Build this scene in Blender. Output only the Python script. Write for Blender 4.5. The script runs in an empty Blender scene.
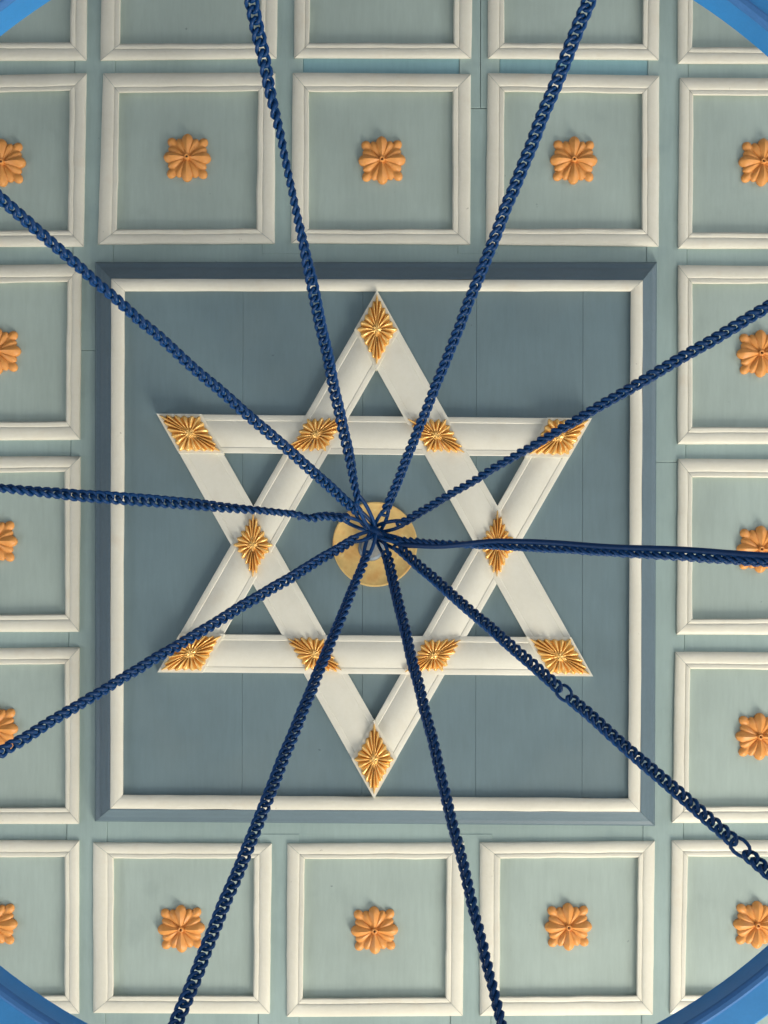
import bpy, bmesh, math, random
from mathutils import Vector, Matrix, noise

random.seed(7)
scene = bpy.context.scene
col = scene.collection

KEY, FILL = 375.0, 80.0
# ------------------------------------------------------------------ camera, world, lights, exposure
F = 1100.0                 # focal length in pixels of a 768x1024 frame
PX, PY = 381.0, 615.0      # where the plumb line through the camera meets the frame (cropped photograph)
CAM_Z = 1.5
D = 2.835                  # camera to the plane of the ceiling's stiles

cam_data = bpy.data.cameras.new('camera')
cam = bpy.data.objects.new('camera', cam_data)
col.objects.link(cam)
cam.location = (0, 0, CAM_Z)
cam.rotation_euler = (math.pi, 0, 0)          # straight up
cam_data.sensor_width = 36.0
cam_data.lens = 36.0 * F / 1024.0
cam_data.shift_x = (384.0 - PX) / 1024.0
cam_data.shift_y = (PY - 512.0) / 1024.0
cam_data.clip_start = 0.05
scene.camera = cam

world = bpy.data.worlds.new('world')
scene.world = world
world.use_nodes = True
wb = world.node_tree.nodes['Background']
wb.inputs['Color'].default_value = (0.55, 0.68, 0.85, 1)
wb.inputs['Strength'].default_value = 0.3


def area(name, loc, target, size, size_y, power, color):
    l = bpy.data.lights.new(name, 'AREA')
    l.shape = 'RECTANGLE'
    l.size, l.size_y = size, size_y
    l.energy = power
    l.color = color
    o = bpy.data.objects.new(name, l)
    col.objects.link(o)
    o.location = loc
    d = Vector(target) - Vector(loc)
    o.rotation_euler = d.to_track_quat('-Z', 'Y').to_euler()
    return o


# daylight of the hall: tall windows in the wall beyond the lower right; plus two added fill lamps that bounce off the floor
area('unseen_area_light', (2.6, 5.0, 1.9), (0.6, -0.4, 3.6), 2.5, 2.3, KEY, (1.0, 0.93, 0.80))
area('unseen_area_light', (-3.9, 1.5, 2.4), (0.3, 0.0, 0.0), 2.6, 2.0, FILL, (0.95, 0.97, 1.0))  # added fill, no window known here: brightens the ceiling by floor bounce
area('unseen_area_light', (3.9, -1.5, 2.4), (-0.3, -0.2, 0.0), 2.2, 2.0, FILL, (0.97, 0.98, 1.0))

scene.view_settings.view_transform = 'Standard'
scene.view_settings.look = 'None'
scene.view_settings.exposure = 0.28
scene.view_settings.gamma = 1.0
scene.view_settings.use_curve_mapping = False


# ------------------------------------------------------------------ helpers
def at(px, py, p=0.0):
    """point seen at pixel (px, py) on the level p metres below the stile plane"""
    d = D - p
    return Vector(((px - PX) * d / F, (py - PY) * d / F, CAM_Z + d))


def atd(px, py, d):
    return Vector(((px - PX) * d / F, (py - PY) * d / F, CAM_Z + d))


def lerp2(a, b, t):
    return (a[0] + (b[0] - a[0]) * t, a[1] + (b[1] - a[1]) * t)


def mesh_from(bm, name, recalc=True, smooth=False):
    if recalc:
        bmesh.ops.recalc_face_normals(bm, faces=bm.faces)
    me = bpy.data.meshes.new(name)
    bm.to_mesh(me)
    bm.free()
    if smooth:
        for p in me.polygons:
            p.use_smooth = True
    return me


def link(name, me, mat=None, parent=None, loc=None):
    o = bpy.data.objects.new(name, me)
    if mat is not None and me is not None and not me.materials:
        me.materials.append(mat)
    col.objects.link(o)
    if parent is not None:
        o.parent = parent
    if loc is not None:
        o.location = loc
    return o


def empty(name, loc):
    o = bpy.data.objects.new(name, None)
    o.empty_display_size = 0.02
    col.objects.link(o)
    o.location = loc
    return o


def tag(o, label=None, cat=None, group=None, kind=None):
    if label: o['label'] = label
    if cat: o['category'] = cat
    if group: o['group'] = group
    if kind: o['kind'] = kind
    return o


def auto_smooth(me, deg=35):
    for p in me.polygons:
        p.use_smooth = True
    bm = bmesh.new(); bm.from_mesh(me)
    lim = math.radians(deg)
    for e in bm.edges:
        if len(e.link_faces) == 2 and e.calc_face_angle(0) > lim:
            e.smooth = False
    bm.to_mesh(me); bm.free()


# ------------------------------------------------------------------ materials
def paint(name, base, var=0.07, rough=0.55, bump=0.25, grain=True, stain=None, metallic=0.0, spec=0.4, scale=1.0, chip=None):
    m = bpy.data.materials.new(name)
    m.use_nodes = True
    nt = m.node_tree
    N, L = nt.nodes, nt.links
    b = N['Principled BSDF']
    tc = N.new('ShaderNodeTexCoord')
    n1 = N.new('ShaderNodeTexNoise'); n1.inputs['Scale'].default_value = 5.0 * scale; n1.inputs['Detail'].default_value = 5
    L.new(tc.outputs['Object'], n1.inputs['Vector'])
    ramp = N.new('ShaderNodeValToRGB')
    lo = [c * (1 - 1.6 * var) for c in base]; hi = [min(1, c * (1 + 1.6 * var)) for c in base]
    ramp.color_ramp.elements[0].position = 0.3; ramp.color_ramp.elements[1].position = 0.7
    ramp.color_ramp.elements[0].color = (*lo, 1); ramp.color_ramp.elements[1].color = (*hi, 1)
    L.new(n1.outputs['Fac'], ramp.inputs['Fac'])
    out = ramp.outputs['Color']
    n2 = N.new('ShaderNodeTexNoise'); n2.inputs['Scale'].default_value = 90.0 * scale; n2.inputs['Detail'].default_value = 6
    n2.inputs['Roughness'].default_value = 0.7
    mp = N.new('ShaderNodeMapping')
    mp.inputs['Scale'].default_value = (1.0, 0.12, 1.0) if grain else (1, 1, 1)
    L.new(tc.outputs['Object'], mp.inputs['Vector']); L.new(mp.outputs['Vector'], n2.inputs['Vector'])
    mx = N.new('ShaderNodeMixRGB'); mx.blend_type = 'OVERLAY'; mx.inputs['Fac'].default_value = 0.13
    L.new(out, mx.inputs['Color1']); L.new(n2.outputs['Fac'], mx.inputs['Color2'])
    out = mx.outputs['Color']
    for colr, sc, lo_, hi_, amt in ([stain] if stain else []) + ([chip] if chip else []):
        n3 = N.new('ShaderNodeTexNoise'); n3.inputs['Scale'].default_value = sc; n3.inputs['Detail'].default_value = 4
        L.new(tc.outputs['Object'], n3.inputs['Vector'])
        r3 = N.new('ShaderNodeMapRange'); r3.inputs['From Min'].default_value = lo_; r3.inputs['From Max'].default_value = hi_
        r3.inputs['To Max'].default_value = amt
        L.new(n3.outputs['Fac'], r3.inputs['Value'])
        m3 = N.new('ShaderNodeMixRGB'); m3.inputs['Color2'].default_value = (*colr, 1)
        L.new(r3.outputs['Result'], m3.inputs['Fac']); L.new(out, m3.inputs['Color1'])
        out = m3.outputs['Color']
    L.new(out, b.inputs['Base Color'])
    b.inputs['Roughness'].default_value = rough
    b.inputs['Metallic'].default_value = metallic
    b.inputs['Specular IOR Level'].default_value = spec
    if bump > 0:
        bp = N.new('ShaderNodeBump'); bp.inputs['Strength'].default_value = bump; bp.inputs['Distance'].default_value = 0.002
        L.new(n2.outputs['Fac'], bp.inputs['Height']); L.new(bp.outputs['Normal'], b.inputs['Normal'])
    return m


M = {}
M['field'] = paint('sage_blue_paint', (0.360, 0.437, 0.398), 0.045, 0.6, 0.15, stain=((0.25, 0.31, 0.29), 9.0, 0.62, 0.8, 0.45), chip=((0.12, 0.15, 0.15), 42.0, 0.75, 0.79, 0.6))
M['stile'] = paint('sage_blue_stile_paint', (0.310, 0.405, 0.385), 0.06, 0.6, 0.15, stain=((0.22, 0.30, 0.31), 11.0, 0.58, 0.8, 0.5), chip=((0.12, 0.15, 0.15), 60.0, 0.74, 0.78, 0.6))
M['rail_blue'] = paint('bluer_rail_paint', (0.205, 0.36, 0.40), 0.06, 0.6, 0.15)
M['inner'] = paint('slate_blue_paint', (0.145, 0.210, 0.232), 0.05, 0.55, 0.12, stain=((0.18, 0.235, 0.24), 4.0, 0.5, 0.8, 0.5), chip=((0.06, 0.09, 0.11), 40.0, 0.76, 0.79, 0.5))
M['slope'] = paint('slate_blue_moulding_paint', (0.118, 0.170, 0.202), 0.04, 0.5, 0.1, grain=False)
M['backing'] = paint('grey_green_backing_paint', (0.16, 0.21, 0.21), 0.05, 0.7, 0.1)  # plain grey-green, darker than the stiles, showing through the joints
M['backing_dark'] = paint('slate_backing_paint', (0.075, 0.11, 0.13), 0.05, 0.7, 0.1)
M['floor'] = paint('pale_stone', (0.68, 0.68, 0.68), 0.08, 0.5, 0.1, grain=False)
M['wall'] = paint('blue_grey_plaster', (0.13, 0.17, 0.25), 0.05, 0.7, 0.1, grain=False)
M['white'] = paint('cream_moulding_paint', (0.72, 0.690, 0.580), 0.04, 0.5, 0.35, grain=False, stain=((0.66, 0.56, 0.42), 14.0, 0.6, 0.8, 0.4), chip=((0.30, 0.27, 0.22), 75.0, 0.75, 0.78, 0.6))
M['star'] = paint('ivory_star_paint', (0.755, 0.725, 0.615), 0.04, 0.42, 0.2, grain=False, stain=((0.63, 0.55, 0.42), 12.0, 0.6, 0.8, 0.35))
M['orange'] = paint('orange_ochre_paint', (0.72, 0.310, 0.080), 0.06, 0.45, 0.15, grain=False, scale=4, stain=((0.66, 0.25, 0.065), 60.0, 0.5, 0.75, 0.5))
M['gold'] = paint('gold_leaf', (0.92, 0.54, 0.165), 0.08, 0.27, 0.1, grain=False, scale=4, metallic=0.35, spec=0.8)
M['gold_plate'] = paint('worn_gold_plate', (0.78, 0.53, 0.20), 0.12, 0.42, 0.2, grain=False, scale=4, metallic=0.25, stain=((0.66, 0.32, 0.09), 22.0, 0.46, 0.62, 0.65), chip=((0.85, 0.70, 0.35), 60.0, 0.62, 0.72, 0.5))
M['chain'] = paint('cobalt_chain_enamel', (0.0035, 0.047, 0.165), 0.2, 0.36, 0.1, grain=False, scale=6, spec=0.3)
M['ring'] = paint('bright_blue_enamel', (0.035, 0.23, 0.55), 0.05, 0.35, 0.08, grain=False, scale=2)
M['ring_trim'] = paint('violet_blue_enamel', (0.055, 0.17, 0.41), 0.05, 0.7, 0.08, grain=False, scale=2, spec=0.2)
M['steel'] = paint('blue_grey_steel', (0.15, 0.19, 0.23), 0.08, 0.45, 0.1, grain=False, metallic=0.2)
M['dark'] = paint('dark_gap', (0.03, 0.035, 0.04), 0.05, 0.8, 0, grain=False)
M['cable'] = paint('navy_cable_sheath', (0.003, 0.034, 0.120), 0.05, 0.5, 0.0, grain=False)


# ------------------------------------------------------------------ shape builders
def board(quad, p0, p1, name, mat, parent, bevel=0.0012):
    """a flat board: quad in pixels (TL, TR, BR, BL), from level p0 (back) to p1 (face)"""
    bm = bmesh.new()
    f = [bm.verts.new(at(x, y, p1)) for x, y in quad]
    k = [bm.verts.new((v.co.x, v.co.y, CAM_Z + D - p0)) for v in f]
    bm.faces.new(f)
    bm.faces.new(k[::-1])
    for i in range(4):
        j = (i + 1) % 4
        bm.faces.new((f[j], f[i], k[i], k[j]))
    if bevel:
        es = [e for e in bm.edges if e.verts[0] in f and e.verts[1] in f]
        bmesh.ops.bevel(bm, geom=es, offset=bevel, segments=1, affect='EDGES')
    return link(name, mesh_from(bm, name), mat, parent)


def strip(o0, o1, i0, i1, prof, name, mat, parent, segs=10, wob=0.0, back=0.0, seed=0.0, gap=0.0):
    """a mitred moulding: outer edge o0-o1, inner edge i0-i1 (pixels), profile [(u, p)] across"""
    bm = bmesh.new()
    lo = math.hypot(o1[0] - o0[0], o1[1] - o0[1])
    g = gap / lo
    rows = []
    for s in range(segs + 1):
        t = g + (1 - 2 * g) * s / segs
        a, b = lerp2(o0, o1, t), lerp2(i0, i1, t)
        row = []
        for k, (u, p) in enumerate(prof):
            x, y = lerp2(a, b, u)
            if wob and 0 < k < len(prof):
                nz = noise.noise(Vector((x * 0.035, y * 0.035, seed + u * 1.3)))
                nz2 = noise.noise(Vector((x * 0.15, y * 0.15, seed + 9 + u * 2)))
                q = wob * (nz + 0.5 * nz2)
                dx, dy = b[0] - a[0], b[1] - a[1]
                ln = math.hypot(dx, dy)
                x += q * dx / ln; y += q * dy / ln
                p = p + 0.0004 * nz2 if p > back else p
            row.append(bm.verts.new(at(x, y, p)))
        rows.append(row)
    for s in range(segs):
        for k in range(len(prof) - 1):
            bm.faces.new((rows[s][k], rows[s][k + 1], rows[s + 1][k + 1], rows[s + 1][k]))
        bm.faces.new((rows[s][-1], rows[s][0], rows[s + 1][0], rows[s + 1][-1]))
    bm.faces.new(rows[0][::-1]); bm.faces.new(rows[-1])
    me = mesh_from(bm, name)
    auto_smooth(me, 32)
    return link(name, me, mat, parent)


def disc_relief(name, outline, rings, hfun, mat, parent, back=0.0, loc=None, deg=50):
    """radial relief in its own coordinates: outline(theta)->(x, y); hfun(theta, r)->height below the back"""
    n = len(outline)
    bm = bmesh.new()
    c = bm.verts.new((0, 0, -hfun(0, 0.0)))
    prev = None
    for r in rings:
        row = [bm.verts.new((x * r, y * r, -hfun(i, r))) for i, (x, y) in enumerate(outline)]
        for i in range(n):
            j = (i + 1) % n
            if prev is None:
                bm.faces.new((c, row[i], row[j]))
            else:
                bm.faces.new((prev[i], row[i], row[j], prev[j]))
        prev = row
    base = [bm.verts.new((x, y, -back)) for x, y in outline]
    for i in range(n):
        j = (i + 1) % n
        bm.faces.new((prev[i], base[i], base[j], prev[j]))
    bm.faces.new(base)
    me = mesh_from(bm, name)
    auto_smooth(me, deg)
    return link(name, me, mat, parent, loc)


def tube(bm, pts, r, n=6, closed=False):
    m = len(pts)
    rings = []
    nrm = None
    for i in range(m):
        if closed:
            t = (pts[(i + 1) % m] - pts[i - 1]).normalized()
        else:
            t = (pts[min(i + 1, m - 1)] - pts[max(i - 1, 0)]).normalized()
        if nrm is None:
            up = Vector((0, 0, 1)) if abs(t.z) < 0.9 else Vector((1, 0, 0))
            nrm = t.cross(up).normalized()
        nrm = (nrm - t * nrm.dot(t)).normalized()
        bn = t.cross(nrm)
        rr = r[i] if isinstance(r, (list, tuple)) else r
        rings.append([bm.verts.new(pts[i] + (nrm * math.cos(2 * math.pi * k / n) + bn * math.sin(2 * math.pi * k / n)) * rr) for k in range(n)])
    for i in range(m if closed else m - 1):
        a, b = rings[i], rings[(i + 1) % m]
        off = 0
        if closed and i == m - 1:
            off = min(range(n), key=lambda q: (a[0].co - b[q].co).length)
        for k in range(n):
            bm.faces.new((a[k], a[(k + 1) % n], b[(k + 1 + off) % n], b[(k + off) % n]))
    if not closed:
        bm.faces.new(rings[0][::-1]); bm.faces.new(rings[-1])


def lathe(bm, prof, n, cx, cy):
    """closed profile [(radius, z)] turned about a vertical axis"""
    rings = [[bm.verts.new((cx + r * math.cos(2 * math.pi * i / n), cy + r * math.sin(2 * math.pi * i / n), z)) for i in range(n)] for r, z in prof]
    m = len(prof)
    for a in range(m):
        b = (a + 1) % m
        for i in range(n):
            j = (i + 1) % n
            bm.faces.new((rings[a][i], rings[a][j], rings[b][j], rings[b][i]))


# ------------------------------------------------------------------ ceiling: slab, stiles, rails
bm = bmesh.new()
x0, y0, x1, y1 = -4.4, -4.6, 4.4, 5.6
zb = CAM_Z + D + 0.014
vs = [bm.verts.new((x, y, z)) for z in (zb, zb + 0.06) for x, y in ((x0, y0), (x1, y0), (x1, y1), (x0, y1))]
for f in ((0, 1, 2, 3), (4, 5, 6, 7), (0, 1, 5, 4), (1, 2, 6, 5), (2, 3, 7, 6), (3, 0, 4, 7)):
    bm.faces.new([vs[i] for i in f])
ceiling = link('ceiling', mesh_from(bm, 'ceiling'), M['backing'])
tag(ceiling, 'pale sage blue coffered wooden ceiling with cream mouldings', kind='structure')


def box(name, lo, hi, mat, label):
    b = bmesh.new()
    v = [b.verts.new((x, y, z)) for z in (lo[2], hi[2]) for x, y in ((lo[0], lo[1]), (hi[0], lo[1]), (hi[0], hi[1]), (lo[0], hi[1]))]
    for f in ((0, 1, 2, 3), (4, 5, 6, 7), (0, 1, 5, 4), (1, 2, 6, 5), (2, 3, 7, 6), (3, 0, 4, 7)):
        b.faces.new([v[i] for i in f])
    return tag(link(name, mesh_from(b, name), mat), label, kind='structure')


box('floor', (-4.4, -4.6, -0.1), (4.4, 5.6, 0.0), M['floor'], 'pale grey stone floor of the hall far below')
box('wall_left', (-4.4, -4.6, 0.0), (-4.2, 5.6, zb), M['wall'], 'blue grey plaster wall of the hall')
box('wall_right', (4.2, -4.6, 0.0), (4.4, 5.6, zb), M['wall'], 'blue grey plaster wall of the hall')
box('wall_top', (-4.4, -4.6, 0.0), (4.4, -4.4, zb), M['wall'], 'blue grey plaster wall of the hall')
box('wall_bottom', (-4.4, 5.4, 0.0), (4.4, 5.6, zb), M['wall'], 'blue grey plaster wall of the hall')


def gx(c, y):                     # centre line of each vertical stile
    top = {-1: -98, 0: 95, 1: 283, 2: 479.5, 3: 668, 4: 873}[c]
    bot = {-1: -103, 0: 86, 1: 279, 2: 471.5, 3: 662.5, 4: 868}[c]
    return top + (bot - top) * (y - 67) / (925 - 67)


HW = 20.0                          # half width of a stile, its edges run under the mouldings


def stile(c, ya, yb):
    board([(gx(c, ya) - HW, ya), (gx(c, ya) + HW, ya), (gx(c, yb) + HW, yb), (gx(c, yb) - HW, yb)],
          -0.014, 0.0, 'stile', M['stile'], ceiling)


for c in (-1, 4):
    stile(c, -150, 1070)
stile(0, -150, 350); stile(0, 350.3, 1070)
stile(3, -150, 462); stile(3, 462.3, 1070)
stile(1, -150, 254); stile(1, 834, 1070)
stile(2, 108.5, 254); stile(2, 834, 1070)
# the split stile at the top: two narrow boards side by side
board([(gx(2, -150) - HW, -150), (480.5, -150), (480, 108), (gx(2, 108) - HW, 108)], -0.014, 0.0, 'stile', M['stile'], ceiling)
board([(481, -150), (gx(2, -150) + HW, -150), (gx(2, 108) + HW, 108), (480.5, 108)], -0.014, -0.0005, 'stile', M['stile'], ceiling)

RY = {0: (67, 67, 67, 67, 70), 1: (256, 254, 254, 255, 257), 2: (448, 448, 448, 448, 451.5), 3: (640, 640, 640, 640, 642.5), 4: (832, 833, 833, 833, 832), 5: (1022, 1022, 1022, 1022, 1022), -1: (-126, -126, -126, -126, -126)}


def rail(r, k):
    y = RY[r][k]
    ya, yb = y - 18, y + 18
    g = 0.12
    l, rr = k - 1, k
    board([(gx(l, ya) + HW + g, ya), (gx(rr, ya) - HW - g, ya), (gx(rr, yb) - HW - g, yb), (gx(l, yb) + HW + g, yb)],
          -0.014, -0.0025, 'rail', M['rail_blue'] if (r == 0 and k in (2, 3)) else M['stile'], ceiling)


for r in (-1, 0, 1, 4, 5):
    for k in range(5):
        if r in (1, 4) and 1 <= k <= 3:
            continue
        rail(r, k)
for r in (2, 3):
    rail(r, 0); rail(r, 4)
# long rails above and below the centre panel
for y in (254, 834):
    board([(gx(0, y) + HW + .16, y - 16), (gx(3, y) - HW - .16, y - 16), (gx(3, y) - HW - .16, y + 16), (gx(0, y) + HW + .16, y + 16)],
          -0.014, -0.0012, 'rail', M['stile'], ceiling)

# ------------------------------------------------------------------ coffers
# outer corners and inner corners of each moulding frame, as measured: TL, TR, BR, BL
COFFERS = [
    # row 0
    [(-88, -110), (88, -110), (87, 61), (-88, 61)], [(-70, -92), (71, -92), (70, 42.5), (-70, 42.5)],
    [(103, -110), (279, -110), (277, 59), (100, 61)], [(121, -92), (261, -92), (260, 43), (120.5, 43.5)],
    [(294, -110), (474, -110), (471.5, 59), (294, 58.5)], [(311, -92), (455, -92), (453, 43), (309.5, 43)],
    [(488.5, -110), (661, -110), (659, 60.5), (487.5, 59)], [(505, -92), (644, -92), (642, 43.5), (504.5, 43)],
    [(677, -108), (866, -108), (866, 64.5), (677.5, 64)], [(694, -90), (848, -90), (848, 47.5), (692.5, 47)],
    # row 1
    [(-92, 77), (87, 73), (84, 247), (-92, 247)], [(-74, 95), (69.5, 91), (68, 230), (-74, 231)],
    [(103, 73), (275.5, 72.5), (275, 244), (97.5, 245)], [(119.5, 93.5), (258, 91.5), (256, 228.5), (117.5, 229.5)],
    [(292.5, 72.5), (471, 74), (470.5, 245), (291, 243.5)], [(309, 92), (452.5, 92), (452, 229), (309, 229)],
    [(487.5, 73), (659.5, 75.5), (659, 247), (485.5, 245)], [(504.5, 92), (642, 94), (641.5, 228.5), (504, 228.5)],
    [(679.5, 77.5), (866, 79), (866, 249), (677.5, 249)], [(693.5, 95.5), (848, 96), (848, 233), (692.5, 232.5)],
    # row 2
    [(-96, 266), (82, 264), (80.5, 440), (-96, 441)], [(-78, 284), (67.5, 282), (65.5, 421), (-78, 422)],
    [(677.5, 265), (866, 267), (866, 444), (677, 444.5)], [(692.5, 284), (848, 284), (848, 427), (692.5, 427)],
    # row 3
    [(-98, 457), (81, 456), (79.5, 632), (-98, 632)], [(-80, 474), (64.5, 472), (65, 614), (-80, 616)],
    [(677.5, 458.5), (866, 460), (866, 635), (676, 634.5)], [(692.5, 477.5), (848, 478), (848, 618), (692.5, 619)],
    # row 4
    [(-100, 649), (80, 647), (79.5, 824), (-100, 824)], [(-82, 666), (64.5, 664), (65, 807), (-82, 808)],
    [(674.5, 651.5), (864, 653), (864, 823), (671.5, 823)], [(690.5, 669), (846, 670), (846, 806), (688.5, 806.5)],
    # row 5
    [(-100, 840), (79.5, 840), (79.5, 1014), (-100, 1013)], [(-82, 858), (64.5, 857), (64.5, 995), (-82, 995)],
    [(93, 842), (272, 843), (270, 1014), (93, 1013)], [(114, 858.5), (254, 858.5), (253, 995.5), (113.5, 995.5)],
    [(287, 843), (464.5, 842), (463, 1016), (286.5, 1017)], [(305, 859), (446.5, 859), (445, 997), (303, 998)],
    [(479.5, 842), (655, 840.5), (653, 1015), (479.5, 1016)], [(500.5, 858.5), (638, 857.5), (636, 995), (500, 996.5)],
    [(671.5, 840), (862, 840), (862, 1014), (669.5, 1014)], [(688, 856.5), (844, 857), (844, 995), (685.5, 995)],
]
PROF_COFFER = [(0.0, -0.003), (0.02, 0.0035), (0.07, 0.0068), (0.16, 0.0090), (0.30, 0.0104), (0.46, 0.0108), (0.60, 0.0100), (0.665, 0.0088), (0.69, 0.0078),
               (0.72, 0.0088), (0.80, 0.0096), (0.92, 0.0092), (0.97, 0.0070), (1.0, -0.0075)]
coffer_mouldings = []
for i in range(0, len(COFFERS), 2):
    o, n = COFFERS[i], COFFERS[i + 1]
    cx = sum(q[0] for q in n) / 4; cy = sum(q[1] for q in n) / 4
    grow = [(x + (2.5 if x > cx else -2.5), y + (2.5 if y > cy else -2.5)) for x, y in n]
    panel = board(grow, -0.014, -0.006, 'coffer_panel', M['field'], ceiling, bevel=0)
    for k in range(4):
        j = (k + 1) % 4
        strip(o[k], o[j], n[k], n[j], PROF_COFFER, 'moulding', M['white'], panel, segs=14, wob=0.7, back=-0.002, seed=i * 3.1 + k * 17, gap=0.25)

# ------------------------------------------------------------------ centre panel
CO = [(95, 262), (657, 262), (655, 826), (95, 821.5)]
CB = [(111, 278.5), (643, 280), (640.5, 812), (110, 809)]
CI = [(125, 291.5), (630.5, 291.5), (628, 798), (123.5, 794.5)]
P_IN = 0.046
grow = [(122, 289), (633, 289), (631, 801), (121, 797)]
centre = board(grow, -0.014, P_IN - 0.012, 'centre_panel', M['backing_dark'], ceiling, bevel=0)
seams = [122, 243, 363, 476.5, 583, 633]
for a, b in zip(seams[:-1], seams[1:]):
    g = 0.09
    board([(a + g, 289), (b - g, 289), (b - g - 1, 800), (a + g - 1, 797.5)], P_IN - 0.012, P_IN + random.uniform(-0.0004, 0.0004),
          'plank', M['inner'], centre, bevel=0.0006)
PROF_SLOPE = [(0.0, -0.003), (0.01, 0.012), (0.10, 0.0225), (0.30, 0.0260), (0.38, 0.0285), (0.46, 0.0375), (0.60, 0.0415), (0.76, 0.0485), (0.90, 0.0575), (1.0, 0.0590), (1.0, -0.003)]
PROF_BEAD = [(0.0, 0.010), (0.02, 0.0595), (0.12, 0.0618), (0.35, 0.0632), (0.60, 0.0630), (0.84, 0.0605), (0.96, 0.0575), (1.0, P_IN - 0.004)]
for k in range(4):
    j = (k + 1) % 4
    strip(CO[k], CO[j], CB[k], CB[j], PROF_SLOPE, 'sloped_moulding', M['slope'], centre, segs=24, wob=0.35, back=0, seed=200 + k * 13, gap=0.15)
    strip(CB[k], CB[j], CI[k], CI[j], PROF_BEAD, 'white_bead', M['white'], centre, segs=24, wob=0.5, back=0.011, seed=300 + k * 13, gap=0.15)

# ------------------------------------------------------------------ six-pointed star
UP = [(377, 291), (592.5, 676), (158, 672)]
DN = [(374, 798), (157, 414), (591.5, 418.5)]
W = 38.4


def line_off(a, b, c, w):
    """the line a-b moved w towards the side where c lies: a point and a direction"""
    dx, dy = b[0] - a[0], b[1] - a[1]
    l = math.hypot(dx, dy); dx /= l; dy /= l
    nx, ny = -dy, dx
    if nx * (c[0] - a[0]) + ny * (c[1] - a[1]) < 0:
        nx, ny = -nx, -ny
    return (a[0] + nx * w, a[1] + ny * w), (dx, dy)


def meet(l1, l2):
    (p, d), (q, e) = l1, l2
    den = d[0] * e[1] - d[1] * e[0]
    t = ((q[0] - p[0]) * e[1] - (q[1] - p[1]) * e[0]) / den
    return (p[0] + d[0] * t, p[1] + d[1] * t)


star_c = at(375, 545, P_IN)
star = empty('six_pointed_star', star_c)
tag(star, 'large ivory six-pointed star with gilt diamond carvings on the slate blue centre panel', 'star')
SH = 0.021
PROF_STAR = [(0.0, P_IN - 0.001), (0.0, P_IN + SH * 0.80), (0.02, P_IN + SH * 0.86), (0.14, P_IN + SH * 0.88), (0.155, P_IN + SH * 0.83), (0.19, P_IN + SH * 0.88),
             (0.33, P_IN + SH * 1.05), (0.5, P_IN + SH * 1.13), (0.67, P_IN + SH * 1.05), (0.81, P_IN + SH * 0.88), (0.845, P_IN + SH * 0.83),
             (0.86, P_IN + SH * 0.88), (0.98, P_IN + SH * 0.86), (1.0, P_IN + SH * 0.80), (1.0, P_IN - 0.001)]


def reparent_local(o, parent):
    o.parent = parent
    o.data.transform(Matrix.Translation(-parent.location))
    return o


bands = []
for T, dz in ((UP, 0.0), (DN, -0.0012)):
    inner = []
    for k in range(3):
        a, b, c = T[k - 1], T[k], T[(k + 1) % 3]
        inner.append(meet(line_off(a, b, c, W), line_off(b, c, a, W)))
    prof = [(u, p + (dz if p > P_IN else 0)) for u, p in PROF_STAR]
    for k in range(3):
        j = (k + 1) % 3
        c = T[(k + 2) % 3]
        o = strip(T[k], T[j], inner[k], inner[j], prof, 'bar', M['star'], None, segs=20, wob=0.25, back=P_IN, seed=400 + k * 7 + dz * 1e4, gap=0.15)
        reparent_local(o, star)
        bands.append((T, k, line_off(T[k], T[j], c, 0), line_off(T[k], T[j], c, W)))


def rhombus(b1, b2):
    q = [meet(b1[2], b2[2]), meet(b1[2], b2[3]), meet(b1[3], b2[3]), meet(b1[3], b2[2])]
    return q


def poly_radius(poly, th):
    """distance from the origin to the polygon's edge in direction th"""
    d = (math.cos(th), math.sin(th))
    best = None
    n = len(poly)
    for i in range(n):
        (ax, ay), (bx, by) = poly[i], poly[(i + 1) % n]
        ex, ey = bx - ax, by - ay
        den = d[0] * ey - d[1] * ex
        if abs(den) < 1e-12: continue
        t = (ax * ey - ay * ex) / den
        s = (ax * d[1] - ay * d[0]) / den
        if t > 0 and -1e-6 <= s <= 1 + 1e-6:
            best = t if best is None else min(best, t)
    return best


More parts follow.
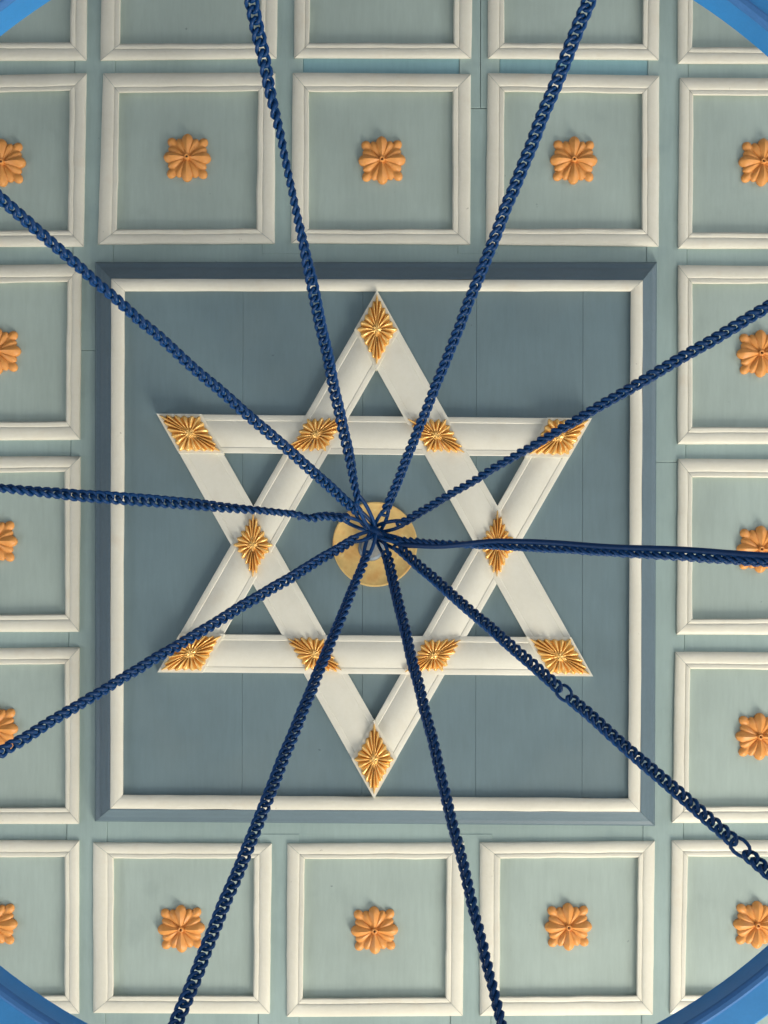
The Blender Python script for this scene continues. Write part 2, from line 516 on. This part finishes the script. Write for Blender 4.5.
def ornament(quad, shrink, p0, tip):
    c = (sum(q[0] for q in quad) / 4, sum(q[1] for q in quad) / 4)
    sc = (D - p0) / F
    centre_w = at(c[0], c[1], p0) - star_c
    if tip:
        bmx = bmesh.new()
        big = [(c[0] + (x - c[0]) * 1.02, c[1] + (y - c[1]) * 1.02) for x, y in quad]
        f = [bmx.verts.new(at(x, y, p0)) for x, y in big]
        kk = [bmx.verts.new((v.co.x, v.co.y, CAM_Z + D - P_IN + 0.001)) for v in f]
        bmx.faces.new(f); bmx.faces.new(kk)
        for i in range(4):
            bmx.faces.new((f[i], f[(i + 1) % 4], kk[(i + 1) % 4], kk[i]))
        o = link('diamond_block', mesh_from(bmx, 'diamond_block'), M['star'])
        reparent_local(o, star)
    poly = [((x - c[0]) * sc * shrink, (y - c[1]) * sc * shrink) for x, y in quad]
    # the long corners, where a long ray points
    NP = 20
    SUB = 8
    per = []
    jl = [random.uniform(0.90, 1.0) for _ in range(NP)]; jh = [random.uniform(0.7, 1.25) for _ in range(NP)]
    pts = []
    for i in range(4):
        a, b = poly[i], poly[(i + 1) % 4]
        for s in range(60):
            pts.append(lerp2(a, b, s / 60))
    ang = [math.atan2(y, x) for x, y in pts]
    tot = len(pts)
    out = []
    for i in range(NP * SUB):
        f = i / (NP * SUB) * tot
        k = int(f); q = lerp2(pts[k % tot], pts[(k + 1) % tot], f - k)
        ph = (i % SUB) / SUB                 # 0 at the ray's ridge
        w = math.cos(2 * math.pi * ph)       # 1 ridge, -1 groove
        ray = (i + SUB // 2) // SUB
        r = 0.955 + 0.045 * w
        if not tip: r = 0.92 + 0.08 * w
        r *= jl[ray % NP] if not tip else 0.5 + 0.5 * jl[ray % NP]
        # round off the two blunt corners a little
        th = math.atan2(q[1], q[0])
        out.append((q[0] * r, q[1] * r))
    top = 0.012

    def hf(i, r):
        ph = (i % SUB) / SUB
        w = math.cos(2 * math.pi * ph)
        rk = ((i + SUB // 2) // SUB) % NP
        ray = rk % 2
        # pebbly boss, dip around it, rays swelling and falling to the rim
        if r < 0.08: return top * 0.95
        if r < 0.20: return top * (0.90 + 0.22 * math.sin(i * 2 * math.pi * 7 / (NP * SUB)))
        if r < 0.28: return top * 0.62
        t = (r - 0.26) / 0.74
        env = math.sin(math.pi * min(1.0, 0.12 + 0.80 * t))
        h = top * (0.34 + 0.36 * env)
        h += top * jh[rk] * (0.55 if ray == 0 else 0.42) * (abs(math.cos(math.pi * ph)) * 2 - 1.1) * (0.55 + 0.45 * env)
        return max(0.0012, h)
    o = disc_relief('gilt_carving', out, (0.07, 0.17, 0.25, 0.34, 0.48, 0.64, 0.80, 0.92, 1.0), hf, M['gold'], star, back=0.0, loc=centre_w, deg=80)
    return o


for T in (UP, DN):
    bs = [b for b in bands if b[0] is T]
    for i in range(3):
        b1, b2 = bs[i - 1], bs[i]
        ornament(rhombus(b1, b2), 0.93, P_IN + SH * 1.16, True)
ups = [b for b in bands if b[0] is UP]; dns = [b for b in bands if b[0] is DN]
cx0, cy0 = 375, 545
for u in ups:
    for d in dns:
        den = abs(u[2][1][0] * d[2][1][1] - u[2][1][1] * d[2][1][0])
        if den < 0.2: continue                       # parallel bars never cross
        q = rhombus(u, d)
        ornament(q, 0.90, P_IN + SH * 1.0, False)

# ------------------------------------------------------------------ carved rosettes
R_S = 0.0595                                           # half size


def petal_mesh(L, Wm, r0, h0, H, crease, name, wide=0.66, drop=0.75):
    """a rounded carved petal along +x from r0 to L, domed across, with a sharp ridge along its middle"""
    nu, nv = 11, 9
    bm = bmesh.new()
    top, bot = [], []
    for a in range(nu):
        u = math.sin(0.5 * math.pi * a / (nu - 1)) if a > 0 else 0.0
        if u < wide:
            w = Wm * (0.18 + 0.82 * math.sin(0.5 * math.pi * u / wide) ** 1.0)
        else:
            w = Wm * math.sqrt(max(0.0, 1 - ((u - wide) / (1 - wide)) ** 2))
        w = max(w, Wm * 0.02)
        rise = 0.55 + 0.45 * math.sin(0.5 * math.pi * min(1, u / 0.55))
        if u > 0.6: rise *= 1 - drop * ((u - 0.6) / 0.4) ** 2
        rt, rb = [], []
        for b in range(nv):
            v = -1 + 2 * b / (nv - 1)
            x = r0 + (L - r0) * u
            h = h0 + H * rise * (1 - 0.75 * abs(v) ** 2.4) + crease * max(0, 1 - abs(v) * 2.5) * min(1, 4 * (1 - u)) * min(1, 0.3 + u * 2)
            rt.append(bm.verts.new((x, v * w, -h)))
            rb.append(bm.verts.new((x, v * w, 0)))
        top.append(rt); bot.append(rb)
    for a in range(nu - 1):
        for b in range(nv - 1):
            bm.faces.new((top[a][b], top[a][b + 1], top[a + 1][b + 1], top[a + 1][b]))
    rim = [(0, b) for b in range(nv)] + [(a, nv - 1) for a in range(1, nu)] + [(nu - 1, b) for b in range(nv - 2, -1, -1)] + [(a, 0) for a in range(nu - 2, 0, -1)]
    for i in range(len(rim)):
        (a, b), (c, d) = rim[i], rim[(i + 1) % len(rim)]
        bm.faces.new((top[a][b], top[c][d], bot[c][d], bot[a][b]))
    bm.faces.new([bot[a][b] for a, b in rim])
    me = mesh_from(bm, name)
    auto_smooth(me, 38)
    me.materials.append(M['orange'])
    return me


pet_mid = petal_mesh(R_S * 1.02, R_S * 0.245, R_S * 0.10, 0.0065, 0.0108, 0.0026, 'petal')
pet_side = petal_mesh(R_S * 0.92, R_S * 0.185, R_S * 0.12, 0.0030, 0.0100, 0.0012, 'side_petal')
leaf = petal_mesh(R_S * 1.17, R_S * 0.20, R_S * 0.70, 0.001, 0.0085, 0.0008, 'corner_leaf', wide=0.5)


def back_mesh():
    n = 64
    bm = bmesh.new()
    out = []
    for i in range(n):
        t = 2 * math.pi * i / n
        q = R_S * 0.74 / max(abs(math.cos(t)), abs(math.sin(t)))
        q = min(q, R_S * 1.0) * (1 - 0.03 * math.cos(8 * t))
        out.append((q * math.cos(t), q * math.sin(t)))
    a = [bm.verts.new((x, y, 0.002)) for x, y in out]
    b = [bm.verts.new((x, y, -0.004)) for x, y in out]
    c = [bm.verts.new((x * 0.93, y * 0.93, -0.007)) for x, y in out]
    for i in range(n):
        j = (i + 1) % n
        bm.faces.new((a[i], a[j], b[j], b[i])); bm.faces.new((b[i], b[j], c[j], c[i]))
    bm.faces.new(a); bm.faces.new(c)
    me = mesh_from(bm, 'back_plate'); auto_smooth(me, 35); me.materials.append(M['orange'])
    return me


def boss_mesh():
    bm = bmesh.new()
    pr = [(0.0022, -0.011), (0.0032, -0.0165), (0.0048, -0.0175), (0.0066, -0.0165), (0.0078, -0.0130), (0.0078, -0.003), (0.0022, -0.003)]
    lathe(bm, pr, 20, 0, 0)
    me = mesh_from(bm, 'boss'); auto_smooth(me, 40); me.materials.append(M['orange'])
    return me


def hole_mesh():
    bm = bmesh.new()
    r = 0.0024
    a = [bm.verts.new((r * math.cos(2 * math.pi * i / 12), r * math.sin(2 * math.pi * i / 12), -0.0125)) for i in range(12)]
    b = [bm.verts.new((v.co.x, v.co.y, -0.004)) for v in a]
    bm.faces.new(a); bm.faces.new(b)
    for i in range(12):
        bm.faces.new((a[i], a[(i + 1) % 12], b[(i + 1) % 12], b[i]))
    me = mesh_from(bm, 'hole_plug'); me.materials.append(M['dark'])
    return me


def make_rosette():
    root = empty('rosette', (0, 0, 0))
    link('back_plate', back_mesh(), None, root)
    for k in range(4):
        o = link('petal', pet_mid, None, root); o.rotation_euler.z = k * math.pi / 2
        for sg in (-1, 1):
            o = link('side_petal', pet_side, None, root); o.rotation_euler.z = k * math.pi / 2 + sg * 0.47
        o = link('corner_leaf', leaf, None, root); o.rotation_euler.z = (k + 0.5) * math.pi / 2
    link('boss', boss_mesh(), None, root)
    nl = link('hole_plug', hole_mesh(), None, root)  # dark plug: the shade inside the boss hole put into colour
    nl['label'] = 'dark plug painted as the shaded hole in the middle'
    return root


def copy_thing(o):
    c = o.copy(); col.objects.link(c)
    for ch in list(o.children):
        d = ch.copy(); col.objects.link(d); d.parent = c
    return c


ROSETTES = [
    ((0.5, 161), 'orange carved flower rosette above the upper left chain, cut by the left photo edge'),
    ((186.5, 156), 'orange carved flower rosette in the top row, left of the chain that crosses its coffer'),
    ((382, 158.5), 'orange carved flower rosette in the coffer directly above the top point of the star'),
    ((574.5, 158.5), 'orange carved flower rosette in the top row, right of the chain that crosses its coffer'),
    ((764, 160.5), 'orange carved flower rosette in the top row at the right edge of the photo'),
    ((-4.5, 350), 'orange carved rosette between the two upper left chains, cut by the left edge'),
    ((762, 352.5), 'orange carved rosette just below the upper right chain at the right edge'),
    ((-8, 541), 'orange carved rosette just below the level left chain, mostly outside the left edge'),
    ((762, 549), 'orange carved rosette half hidden behind the thick level chain with a cable'),
    ((-7.5, 729), 'orange carved rosette just above the lower left chain, cut by the left edge'),
    ((761, 737), 'orange carved rosette at the right edge above the lower right chain'),
    ((-8, 925.5), 'orange carved rosette in the bottom left corner coffer above the blue ring'),
    ((180.5, 930), 'orange carved flower rosette in the bottom row, left of the chain across its coffer'),
    ((374.5, 931.5), 'orange carved flower rosette in the coffer directly below the bottom point of the star'),
    ((569, 928), 'orange carved rosette in the bottom row right of the chain, second from right edge'),
    ((758.5, 926), 'orange carved rosette in the bottom right coffer touching the blue ring'),
]
proto = make_rosette()
for i, ((x, y), lab) in enumerate(ROSETTES):
    o = proto if i == 0 else copy_thing(proto)
    p = at(x, y, 0.011)                                  # the boss is what was measured
    o.location = (p.x, p.y, CAM_Z + D + 0.0055)
    o.rotation_euler.z = random.uniform(-0.04, 0.04)
    tag(o, lab, 'rosette', 'orange carved rosettes in the coffers')

# ------------------------------------------------------------------ hook in the middle
HUB_D = 2.44
hub = atd(376, 533, HUB_D)
plate_c = at(375, 544.5, P_IN)
hook = empty('ceiling_hook', plate_c)
tag(hook, 'round gilt ceiling plate with a steel stem and hook in the middle of the star', 'hook')
PR = 42.5 * (D - P_IN - 0.01) / F
bm = bmesh.new()
lathe(bm, [(0.0001, 0.001), (0.0001, -0.008), (PR * 0.5, -0.009), (PR * 0.94, -0.010), (PR * 0.96, -0.0112), (PR * 0.99, -0.0110), (PR, -0.009), (PR, 0.001)], 64, 0, 0)
me = mesh_from(bm, 'gilt_plate'); auto_smooth(me, 30)
link('gilt_plate', me, M['gold_plate'], hook)
top_rel = hub - plate_c
bm = bmesh.new()
base = Vector((-0.010, 0.010, 0))
pts = [base + (top_rel - base) * t for t in (0.0, 0.06, 0.07, 0.3, 0.6, 0.93)]
tube(bm, pts, [0.034, 0.032, 0.026, 0.022, 0.019, 0.017], 20)
me = mesh_from(bm, 'stem'); auto_smooth(me, 50)
link('stem', me, M['steel'], hook)
bm = bmesh.new()
pts = []
for i in range(22):
    a = -0.5 * math.pi + 1.75 * math.pi * i / 21
    pts.append(top_rel + Vector((0.019 * math.cos(a) * 0.8, 0.019 * math.cos(a) * 0.6, 0.012 - 0.0 - 0.019 * (1 + math.sin(a)) + 0.0)))
pts = [top_rel + Vector((0, 0, 0.05))] + pts
tube(bm, pts, 0.0075, 10)
me = mesh_from(bm, 'hook_eye', smooth=True)
link('hook_eye', me, M['chain'], hook)

# ------------------------------------------------------------------ blue ring at the chains' lower ends
RING_D = 1.772
rc = atd(372, 501, RING_D)
RR = 595 * RING_D / F
ring = empty('chandelier_ring', (rc.x, rc.y, rc.z - 0.062))
tag(ring, 'big bright blue chandelier ring hanging on the ten chains, seen at the photo corners', 'ring')


def ring_part(name, prof, mat):
    b = bmesh.new()
    lathe(b, prof, 240, 0, 0)
    m_ = mesh_from(b, name); auto_smooth(m_, 25)
    return link(name, m_, mat, ring)


ring_part('band', [(RR, 0.062), (RR + 0.0015, 0.058), (RR + 0.001, 0.004), (RR + 0.003, 0.0), (RR + 0.054, 0.0), (RR + 0.057, 0.003), (RR + 0.057, 0.059), (RR + 0.054, 0.062)], M['ring'])
tr = ring_part('trim', [(RR - 0.0025, 0.010), (RR - 0.0045, 0.006), (RR - 0.0035, 0.001), (RR, -0.0025), (RR + 0.006, -0.0035), (RR + 0.010, -0.0015), (RR + 0.010, 0.002), (RR + 0.0015, 0.010)], M['ring_trim'])
tr['label'] = 'thin violet blue edge bead'

# ------------------------------------------------------------------ chains
PITCH, WR = 0.0167, 0.0038
LA, LB = (PITCH + 2 * WR) / 2, 0.0092


def link_mesh(A, B, r, twist, name, nmaj=14, nmin=6):
    pts = []
    for i in range(nmaj):
        t = 2 * math.pi * i / nmaj
        cx, sy = math.cos(t), math.sin(t)
        ph = twist * cx
        # a slightly squared oval, twisted along its length
        k = 1.0 / (abs(cx) ** 2.6 + abs(sy) ** 2.6) ** (1 / 2.6)
        pts.append(Vector((A * cx * k, B * sy * k * math.cos(ph), B * sy * k * math.sin(ph))))
    bm = bmesh.new()
    tube(bm, pts, r, nmin, closed=True)
    me = mesh_from(bm, name, smooth=True)
    me.materials.append(M['chain'])
    return me


LINK = link_mesh(LA, LB, WR, math.radians(52), 'link')
JOINT = link_mesh(LA * 1.42, LB * 1.38, WR * 0.86, math.radians(15), 'joint_link')

CHAINS = [
    # near-hub pixel, far pixel, roll(s) in degrees, label, joints at
    ((357.5, 497), (251, 0), lambda s: 32 + 58 * math.sin(s * 9.0 + 2.2), 'blue chain running from the hook to the top edge, left of the star point', ()),
    ((386, 511), (589, 0), lambda s: 52 - 50 * max(0, s - 0.35) * 1.4, 'blue chain running from the hook to the top edge, right of the star point', ()),
    ((402, 523), (768, 307), lambda s: 58 + 14 * math.sin(s * 7), 'dark blue chain rising to the right edge across the upper right star tip', ()),
    ((402, 541), (768, 562), lambda s: 72 + 16 * math.sin(s * 5), 'dark blue chain running level to the right edge beside a smooth cable', ()),
    ((399, 548), (768, 872), lambda s: -8 + 22 * math.sin(s * 17 + 1), 'dark blue open-link chain running down to the right past the lower right star tip', (0.455, 0.845)),
    ((387, 556), (501.5, 1024), lambda s: 20 + 55 * s, 'dark blue chain running down to the bottom edge, right of the lower star point', ()),
    ((366, 556), (176, 1024), lambda s: 60 - 62 * min(1, s * 1.6), 'dark blue chain running down to the bottom edge, left of the lower star point', ()),
    ((353, 540), (0, 753), lambda s: 138 + 16 * math.sin(s * 8), 'blue chain running down to the left edge across the lower left star tip', ()),
    ((344, 518), (0, 488.5), lambda s: 48 + 36 * math.sin(s * 11), 'thin blue chain running almost level from the hook to the left edge', ()),
    ((357, 511), (0, 198), lambda s: 140 + 18 * math.sin(s * 6 + 1), 'blue chain rising to the left edge across the upper left of the centre panel', ()),
]
inv_h, inv_r = 1 / HUB_D, 1 / (RING_D - 0.02)


def ring_hit(a, b, rad=604):
    dx, dy = b[0] - a[0], b[1] - a[1]
    l = math.hypot(dx, dy); dx /= l; dy /= l
    ox, oy = a[0] - 372, a[1] - 501
    bb = ox * dx + oy * dy
    t = -bb + math.sqrt(bb * bb - (ox * ox + oy * oy - rad * rad))
    return (a[0] + dx * t, a[1] + dy * t)


chain_lines = []
for ci, (a, b, roll, lab, joints) in enumerate(CHAINS):
    e = ring_hit(a, b)
    dh = math.hypot(a[0] - 376, a[1] - 533); dt = dh + math.hypot(e[0] - a[0], e[1] - a[1])
    S = atd(a[0], a[1], 1 / (inv_h + (inv_r - inv_h) * dh / dt))
    E = atd(e[0], e[1], 1 / inv_r)
    axis = E - S
    length = axis.length
    ax = axis.normalized()
    chain_lines.append((S, E))
    root = empty('chain', S)
    tag(root, lab, 'chain', 'blue chains of the hanging ring')
    n = int(length / PITCH)
    extra = 0.0
    i = 0
    s = 0.0
    jt = [j for j in joints]
    while s < length:
        f = s / length
        joint = bool(jt) and f >= jt[0]
        if joint: jt.pop(0)
        p = S + ax * s
        # slight slack: the chain is never a perfect line
        side_v = ax.cross(Vector((0, 0, 1))).normalized()
        p += side_v * 0.0022 * noise.noise(Vector((s * 14, ci * 5.3, 0))) + Vector((0, 0, -0.010 * math.sin(math.pi * f)))
        if ci == 8:                                # a kink near the hook
            p += side_v * (0.008 if side_v.y > 0 else -0.008) * math.exp(-((f - 0.085) / 0.02) ** 2)
        view = (Vector((0, 0, CAM_Z)) - p).normalized()
        z0 = (view - ax * view.dot(ax)).normalized()
        ang = math.radians(roll(f)) + math.radians(7) * noise.noise(Vector((s * 60, ci * 3.1, 4)))
        if joint: ang = math.radians(12)
        z = Matrix.Rotation(ang, 3, ax) @ z0
        y = z.cross(ax)
        axj = (ax + y * random.uniform(-0.05, 0.05) + z * random.uniform(-0.04, 0.04)).normalized()
        y = (y - axj * y.dot(axj)).normalized()
        z = axj.cross(y)
        mw = Matrix((axj, y, z)).transposed().to_4x4()
        o = link('joint_link' if joint else 'link', JOINT if joint else LINK, None, root)
        if joint:
            p = p + ax * PITCH * 0.32
            s += PITCH * 1.7
            o['label'] = 'larger thin joining link'
        else:
            s += PITCH
        mw.translation = p - S
        o.matrix_local = mw
        i += 1
    # long ring that ties the chain to the hook
    hp = hub + Vector((random.uniform(-.008, .008), random.uniform(-.008, .008), random.uniform(-0.03, 0.012)))
    d = (hp - S)
    L2 = d.length
    dn = d.normalized()
    view = (Vector((0, 0, CAM_Z)) - S).normalized()
    z = (view - dn * view.dot(dn)).normalized()
    z = Matrix.Rotation(random.uniform(-0.9, 0.9), 3, dn) @ z
    y = z.cross(dn)
    pts = []
    for k in range(20):
        t = 2 * math.pi * k / 20
        w_ = 0.0095 * math.sin(t)
        pts.append(dn * (L2 * 0.5 + (L2 * 0.5 + 0.006) * math.cos(t)) + y * w_)
    bm = bmesh.new()
    tube(bm, pts, 0.0042, 8, closed=True)
    link('end_ring', mesh_from(bm, 'end_ring', smooth=True), M['chain'], root)

# ------------------------------------------------------------------ cable beside the level right-hand chain
S, E = chain_lines[3]
ax = (E - S).normalized()
pts = []
for k in range(60):
    t = k / 59
    p = S.lerp(E, t)
    view = (Vector((0, 0, CAM_Z)) - p).normalized()
    v = ax.cross(view).normalized()
    if v.y > 0: v = -v                                  # towards the top of the picture
    q = max(0.0, min(1.0, (t - 0.06) / 0.17)); q = q * q * (3 - 2 * q)
    off = -0.009 + q * 0.0205 + 0.0012 * math.sin(t * 25)
    pts.append(p + v * off + view * (0.007 + 0.004 * math.sin(math.pi * q)) + Vector((0, 0, -0.010 * math.sin(math.pi * t))))
pts = [hub + Vector((0.012, 0.004, 0.01))] + pts
bm = bmesh.new()
tube(bm, pts, 0.0062, 10)
cable = link('cable', mesh_from(bm, 'cable', smooth=True), M['cable'])
tag(cable, 'smooth navy blue electric cable strung along the level right-hand chain', 'cable')
